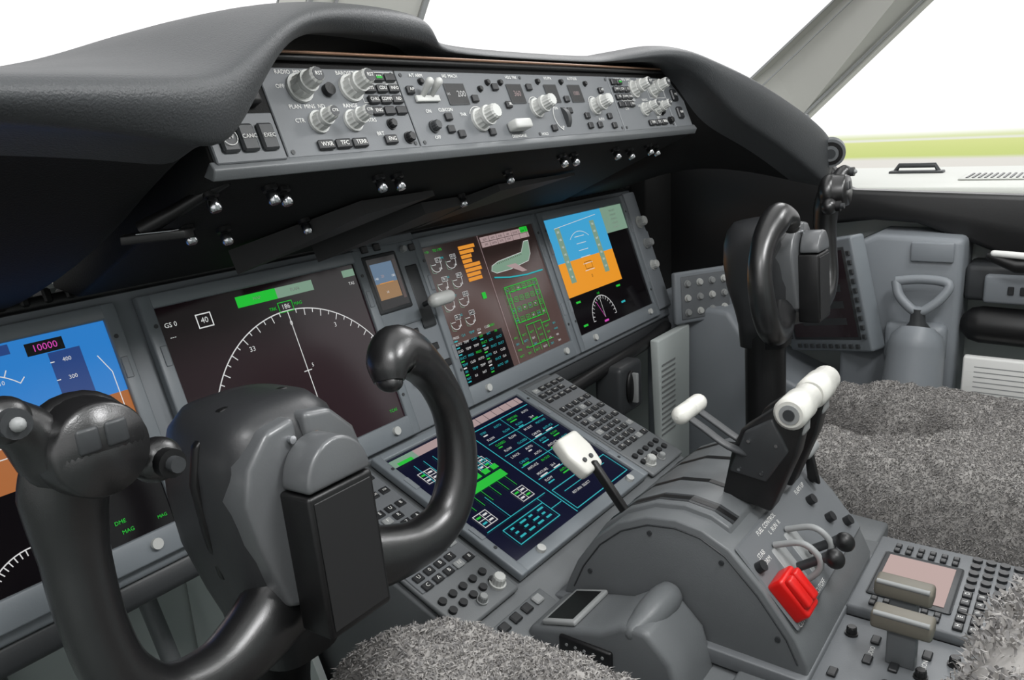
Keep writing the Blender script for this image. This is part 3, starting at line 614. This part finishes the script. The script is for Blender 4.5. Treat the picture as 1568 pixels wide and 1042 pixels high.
# ---------------------------------------------------------------- seats
def fur_blades(b,pts,L,m):
    vs=[];fs=[]
    for p,nn in pts:
        d=(nn+Vector((random.uniform(-1,1),random.uniform(-1,1),random.uniform(-.4,.6)))*.9).normalized()
        side=d.cross(Vector((random.random()-.5,random.random()-.5,random.random()-.5))).normalized()*.0008
        l=L*random.uniform(.5,1.2);k=len(vs);bend=Vector((random.uniform(-1,1),random.uniform(-1,1),-.5))*l*.6
        vs+=[p-side,p+side,p+d*l*.55+side*.8,p+d*l*.55-side*.8,p+d*l*.8+bend];fs+=[[k,k+1,k+2,k+3],[k+3,k+2,k+4]]
    b.add(vs,fs,m)
def cushion(name,cx,yf,zt,root,blades=110000,hw=.215,cr=.09,slot=.034):
    b=B(name,I4,root);ln=.52;nx=120;ny=140;T=.12;vs=[];grid={}
    def sdf(x,y):
        y0=yf-ln/2;qx=abs(x-cx)-(hw-cr);qy=abs(y-y0)-(ln/2-cr)
        d=math.hypot(max(qx,0),max(qy,0))+min(max(qx,qy),0)-cr
        sy=max(0,(yf-.17)-y);ds=math.hypot(x-cx,sy)-(slot+max(0,y-(yf-.12))*.35)
        return max(d,-ds)
    for i in range(nx+1):
        for j in range(ny+1):
            x=cx-hw-.01+(2*hw+.02)*i/nx;y=yf+.01-(ln+.02)*j/ny;d=-sdf(x,y)
            if d<=0: z=zt-T
            else:
                q=min(d/.055,1);z=zt-T+T*math.sqrt(1-(1-q)**2)
            nz=noise.noise(Vector((x*16,y*16,0)))*.014+noise.noise(Vector((x*50,y*50,3)))*.008+noise.noise(Vector((x*110,y*110,7)))*.004
            if d>0: z+=nz*min(1,d/.03)
            grid[i,j]=(len(vs),d);vs.append((x+noise.noise(Vector((x*60,y*60,z*60)))*.004,y+noise.noise(Vector((y*60,x*60,z*60+9)))*.004,z))
    fs=[]
    for i in range(nx):
        for j in range(ny):
            q=[grid[i,j],grid[i+1,j],grid[i+1,j+1],grid[i,j+1]]
            if max(a_[1] for a_ in q)>-.001: fs.append([a_[0] for a_ in q])
    b.add(vs,fs,FUR,True)
    tri=[(Vector(vs[f[0]]),Vector(vs[f[1]]),Vector(vs[f[2]]),Vector(vs[f[3]])) for f in fs]
    ar=[((t_[2]-t_[0]).cross(t_[3]-t_[1])).length for t_ in tri]
    pts=[]
    for t_ in random.choices(tri,weights=ar,k=blades):
        u_,v_=random.random(),random.random();p=t_[0].lerp(t_[1],u_).lerp(t_[3].lerp(t_[2],u_),v_)
        nn=(t_[2]-t_[0]).cross(t_[3]-t_[1]).normalized()
        if nn.z<0: nn=-nn
        pts.append((p,nn))
    fur_blades(b,pts[:blades//2],.0060,FUR);fur_blades(b,pts[blades//2:],.0055,FURD)
    b.done(recalc=False)
def seat(cx,yf,zt,back_y,back_z0,back_z1,hw,chw=.215,cr=.09,slot=.034):
    r=empty('pilot_seat')
    cushion('sheepskin_cushion',cx,yf,zt,r,hw=chw,cr=cr,slot=slot)
    b=B('seat_pan',I4,r);b.box(cx-.215,cx+.215,yf-.53,yf-.05,zt-.16,zt-.095,BLACK,.02,3)
    b.box(cx-.15,cx+.15,yf-.45,yf-.1,zt-.32,zt-.16,DGREY,.01);b.box(cx-.15,cx+.15,yf-.5,yf-.1,-1.1,zt-.32,DGREY,.01);b.done()
    b=B('sheepskin_back',I4,r);c=Vector((cx,back_y,(back_z0+back_z1)/2));R=Vector((hw,.075,(back_z1-back_z0)/2))
    b.ellip(c,R,FUR,48,32,.55)
    pts=[]
    for _ in range(40000):
        f=random.choice(b.f);p=sum((Vector(b.v[k]) for k in f),Vector())/4+Vector((random.uniform(-1,1),random.uniform(-1,1),random.uniform(-1,1)))*.006
        pts.append((p,(p-c).normalized()))
    fur_blades(b,pts[:20000],.007,FUR);fur_blades(b,pts[20000:],.0065,FURD);b.done(recalc=False)
seat(-.552,-.345,-.230,-.90,-.33,-.025,.17,.200,.135,slot=.040)
seat(.53,-.455,-.325,-1.07,-.36,.3,.2,slot=.050)
# ---------------------------------------------------------------- right side console
r=empty('side_console')
b=B('console_body',I4,r)
b.prism([(-.44,-.10),(-.44,-.40),(-.655,-.42),(-.655,-.075),(-.5,-.07)],.86,1.0,PANEL,'x',.012,3)
b.prism([(-.02,-.22),(-.02,-.9),(-.46,-.9),(-.46,-.42),(-.30,-.36),(-.22,-.24)],.80,1.0,PANEL,'x',.012,3)
b.prism([(-.44,-.40),(-.44,-.95),(-1.2,-.95),(-1.2,-.44),(-.7,-.42)],.86,1.0,PALE,'x',.012,3)
b.box(.83,.87,-.64,-.53,-.32,-.24,PANEL,.012)
b.box(.855,.862,-.63,-.575,-.110,-.092,BLACK,.003);b.box(.852,.86,-.64,-.565,-.120,-.082,PANEL,.003)
b.box(.90,1.0,-1.2,-.655,-.20,-.13,DGREY,.01);b.box(.885,.92,-1.0,-.69,-.20,-.145,PANEL,.006)
for i in range(4): b.box(.88,.886,-.74-i*.02,-.73-i*.02,-.18,-.165,KEYM,.001,1)
b.done()
DF=frame((.875,-.395,-.208),(-.12,-.19,.05),(0,.045,.225))
b=B('console_display',DF,r);b.box(-.120,.120,-.118,.118,-.03,.008,BEZ,.006,3);b.box(-.098,.098,-.092,.100,.006,.0095,DGREY,.002);b.rect(-.092,-.086,.092,.094,GLASSR,.0098)
for i in range(4): b.rect(-.06,.06-i*.035,.07,.045-i*.035,DGREY,.0100)
for i in range(10):
    for sx in (-1,1): b.box(sx*.108-.005,sx*.108+.005,-.085+i*.019-.005,-.085+i*.019+.005,.008,.012,DGREY,.001,1)
    b.box(-.085+i*.019-.005,-.085+i*.019+.005,-.110,-.101,.008,.012,DGREY,.001,1)
b.done()
AF=frame((.80,-.155,-.205),(.8,-.45,0),(-.05,.1,1))
b=B('audio_panel',AF,r);b.box(-.07,.09,-.06,.055,-.01,.006,PANEL,.005)
b.box(-.055,.075,-.05,.045,.006,.008,MCPG,.002)
for i in range(4):
    for j in range(3): b.knob(-.04+i*.033,-.035+j*.032,.008,.007,.008,KNOBW if (i+j)%2 else KNOBG)
b.done()
b=B('side_wall_trim',I4,r)
b.prism([(.05,.15),(-.25,.12),(-.38,.075),(-.43,.012),(-1.3,-.02),(-1.3,-.17),(-.78,-.14),(-.655,-.09),(-.56,-.055),(-.48,-.05),(-.40,-.06),(-.25,-.14),(.05,-.22)],.92,.96,BLACK,'x',.01,3)
b.prism([(.79,-.24),(.95,-.24),(.95,.12),(.79,.10)],-.03,.03,UNDER,'y',.004)
b.done()
t=empty('steering_tiller')
TF=frame((.80,-.595,-.190),(0,-1,0),(.35,.0,1))
b=B('handle',TF,t)
b.tube(catmull([(-.045,.040,0),(0,.046,0),(.045,.040,0),(.036,.012,0),(.012,-.012,0),(0,-.015,0),(-.012,-.012,0),(-.036,.012,0),(-.045,.040,0)],5),.009,PANEL,12,up=(0,0,1))
b.tube([(0,-.01,0),(0,-.035,-.01),(0,-.05,-.02)],[.012,.014,.025],DGREY,16);b.done()
b=B('base',TF,t);b.tube([(0,-.045,-.02),(0,-.06,-.02),(0,-.08,-.03),(0,-.2,-.04)],[.03,.045,.05,.055],PANEL,24);b.done()
b=B('armrest',I4);b.tube([(.90,-.69,-.245),(.90,-.95,-.25)],[.036,.036],BLACK,20,round_ends=True);b.done()
b=B('side_lever',I4);b.tube([(.86,-.70,-.105),(.86,-.74,-.12),(.86,-.95,-.12)],[.009,.014,.014],BLACK,14,round_ends=True);b.tube([(.852,-.705,-.098),(.852,-.80,-.104)],[.006,.007],WHITE,12,round_ends=True);b.done()
PFm=frame((.855,-.78,-.36),(0,-1,0),(0,0,1))
b=B('placard',PFm);b.box(-.11,.12,-.07,.06,-.02,0,WHITE,.004)
for i in range(6): b.rect(-.09,.04-i*.010,.05+.02*(i%2),.042-i*.010,KNOBG,.0002)
b.rect(-.0,-.05,.05,-.03,BLACK,.0003);b.done()
# ---------------------------------------------------------------- shell
b=B('window_sill')
b.box(.965,1.55,-1.6,-.22,-.03,.012,SILL,.01)
b.box(1.12,1.26,-.80,-.60,.012,.016,SILL,.003)
for i in range(16): b.box(1.13,1.25,-.79+i*.0115,-.786+i*.0115,.014,.018,DGREY,.0,1)
b.done()
b=B('sill_handle');b.tube([(1.35,-.43,.012),(1.35,-.44,.03),(1.35,-.52,.03),(1.35,-.53,.012)],.006,DGREY,8);b.box(1.33,1.37,-.54,-.42,.01,.018,DGREY,.003);b.done()
def quadbar(name,a0,a1,b0,b1,th,m):
    q=B(name);a0,a1,b0,b1=map(Vector,(a0,a1,b0,b1));nn=(a1-a0).cross(b0-a0).normalized()*th
    def bar(a0,a1,b0,b1,nn,m):
        vs=[a0,a1,b1,b0];vs=vs+[v+nn for v in vs];q.add(vs,[[0,1,2,3],[7,6,5,4],[0,4,5,1],[1,5,6,2],[2,6,7,3],[3,7,4,0]],m)
    bar(a0,a1,b0,b1,nn,m)
    for s0,s1 in ((.0,.035),(.20,.225),(.93,.97)):
        bar(a0.lerp(b0,s0)-nn*.05,a1.lerp(b1,s0)-nn*.05,a0.lerp(b0,s1)-nn*.05,a1.lerp(b1,s1)-nn*.05,-nn*.05,KNOBG);bar(a0.lerp(b0,s0)+nn*1.05,a1.lerp(b1,s0)+nn*1.05,a0.lerp(b0,s1)+nn*1.05,a1.lerp(b1,s1)+nn*1.05,nn*.05,KNOBG)
    q.done()
def ext(p,q,t): p=Vector(p);q=Vector(q);return p+(q-p)*t
e0,e1=(1.2,-.124,.268),(1.0,-.36,.394);f0,f1=(1.2,-.256,.158),(1.0,-.54,.37)
quadbar('window_pillar',ext(e0,e1,-.6),ext(e0,e1,2.6),ext(f0,f1,-.6),ext(f0,f1,2.4),.03,PILL)
quadbar('window_pillar',(-.13,-.02,.315),(-.13,-.30,.78),(.05,-.06,.315),(.05,-.34,.78),.06,PILL)
b=B('wall_front');b.box(-1.3,1.3,.16,.2,-1.1,.02,PALE);b.done()
b=B('wall_right');b.box(1.02,1.08,-1.6,.2,-1.1,-.03,PALE);b.done()
b=B('wall_left');b.box(-1.3,-1.25,-1.6,.2,-1.1,.0,PALE);b.done()
b=B('wall_back');b.box(-1.3,1.1,-1.66,-1.6,-1.15,.78,PALE);b.done()
b=B('floor');b.box(-1.3,1.3,-1.6,.2,-1.15,-1.1,PALE);b.done()
b=B('ceiling');b.box(-1.0,1.0,-1.6,-.55,.78,.82,PALE,.01);b.done()
fw=empty('rudder_pedals')
for i,x in enumerate((-.57,-.38,.38,.57)):
    b=B('pedal_%d'%(i+1),I4,fw);b.box(x-.06,x+.06,.02,.05,-.75,-.55,DGREY,.01);b.cyl((x,.05,-.6),(x,.14,-.4),.012,PED);b.done()
b=B('footwell_sides_lit_patch')
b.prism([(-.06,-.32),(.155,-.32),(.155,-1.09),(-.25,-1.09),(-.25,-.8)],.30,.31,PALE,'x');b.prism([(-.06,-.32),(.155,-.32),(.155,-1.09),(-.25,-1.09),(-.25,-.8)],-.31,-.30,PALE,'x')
b.prism([(.62,-.27),(.78,-.27),(.78,-.75),(.655,-.75)],-.14,-.12,PALE,'y',.004)  # added pale panel; its colour stands in for the lit footwell side
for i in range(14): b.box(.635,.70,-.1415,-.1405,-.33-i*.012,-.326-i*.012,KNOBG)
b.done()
b=B('crew_foot_rail');b.tube(catmull([(.28,-.115,-.29),(.45,-.11,-.285),(.65,-.105,-.28),(.74,-.10,-.27)],4),.013,BLACK,12,round_ends=True);b.done()
b=B('pedal_adjust_crank');b.box(.44,.53,-.15,-.09,-.38,-.28,DGREY,.01,3);b.ellip((.475,-.153,-.325),(.018,.008,.034),BLACK);b.box(.471,.479,-.168,-.155,-.355,-.295,KNOBG,.002);b.done()
gm=bpy.data.materials.new('airfield');gm.use_nodes=True;nt=gm.node_tree;p=nt.nodes['Principled BSDF'];p.inputs['Roughness'].default_value=.9
tc=nt.nodes.new('ShaderNodeTexCoord');sx=nt.nodes.new('ShaderNodeSeparateXYZ');nz=nt.nodes.new('ShaderNodeTexNoise');nz.inputs['Scale'].default_value=.06
ad=nt.nodes.new('ShaderNodeMath');ad.operation='MULTIPLY_ADD';ad.inputs[1].default_value=6
dv=nt.nodes.new('ShaderNodeMath');dv.operation='DIVIDE';dv.inputs[1].default_value=400;cr=nt.nodes.new('ShaderNodeValToRGB')
nt.links.new(tc.outputs['Object'],sx.inputs[0]);nt.links.new(tc.outputs['Object'],nz.inputs['Vector']);nt.links.new(nz.outputs['Fac'],ad.inputs[0]);nt.links.new(sx.outputs[0],ad.inputs[2])
nt.links.new(ad.outputs[0],dv.inputs[0]);nt.links.new(dv.outputs[0],cr.inputs[0]);nt.links.new(cr.outputs[0],p.inputs['Base Color'])
el=cr.color_ramp.elements;el[0].position=0;el[0].color=srgb(196,193,186);el[1].position=.9;el[1].color=(.9,.9,.9,1)
for pos,c_ in ((.22,(196,193,186)),(.235,(170,182,92)),(.32,(182,190,108)),(.335,(200,200,194)),(.36,(186,194,140)),(.43,(225,226,224))):
    e_=el.new(pos);e_.color=srgb(*c_)
me=bpy.data.meshes.new('ground');me.from_pydata([(2,-400,-5),(400,-400,-5),(400,500,-5),(2,500,-5)],[],[[0,1,2,3]]);me.materials.append(gm)
o=bpy.data.objects.new('ground',me);COL.objects.link(o)
# ---------------------------------------------------------------- light
w=bpy.data.worlds.new('sky');sc.world=w;w.use_nodes=True;bg=w.node_tree.nodes['Background'];bg.inputs[0].default_value=(1,1,1,1);bg.inputs[1].default_value=1.2
def area(name,loc,tgt,e,sx,sy):
    l=bpy.data.lights.new(name,'AREA');l.energy=e;l.size=sx;l.size_y=sy;l.shape='RECTANGLE'
    lo=bpy.data.objects.new(name,l);lo.location=loc;COL.objects.link(lo);lo.rotation_euler=(Vector(tgt)-lo.location).to_track_quat('-Z','Y').to_euler()
area('overhead_fill',(-.15,-1.05,.75),(0,-.3,-.2),11,.35,.22)  # these area lights are unseen, added overhead for highlights and cabin fill
area('overhead_fill',(-.85,-.75,.75),(-.35,-.35,-.1),6,.25,.25)
area('overhead_fill',(.55,-1.0,.75),(.6,-.5,-.3),5,.25,.25)
sl_=bpy.data.lights.new('sun','SUN');sl_.energy=.8;sl_.angle=math.radians(25);so=bpy.data.objects.new('sun',sl_);COL.objects.link(so)
so.rotation_euler=Vector((-1,-.15,-.75)).to_track_quat('-Z','Y').to_euler()
# ---------------------------------------------------------------- camera
cam=bpy.data.cameras.new('camera');cam.sensor_width=36;cam.lens=1292.3*36/1650;cam.clip_start=.02;cam.clip_end=2000
co=bpy.data.objects.new('camera',cam);COL.objects.link(co)
yaw,pit,rol=.9293,-.2598,-.0586
F=Vector((math.sin(yaw)*math.cos(pit),math.cos(yaw)*math.cos(pit),math.sin(pit)));r0=Vector((math.cos(yaw),-math.sin(yaw),0));u0=r0.cross(F)
R_=r0*math.cos(rol)+u0*math.sin(rol);U_=-r0*math.sin(rol)+u0*math.cos(rol)
co.matrix_world=Matrix(((R_.x,U_.x,-F.x,-.8470),(R_.y,U_.y,-F.y,-.8577),(R_.z,U_.z,-F.z,.1773),(0,0,0,1)))
sc.camera=co
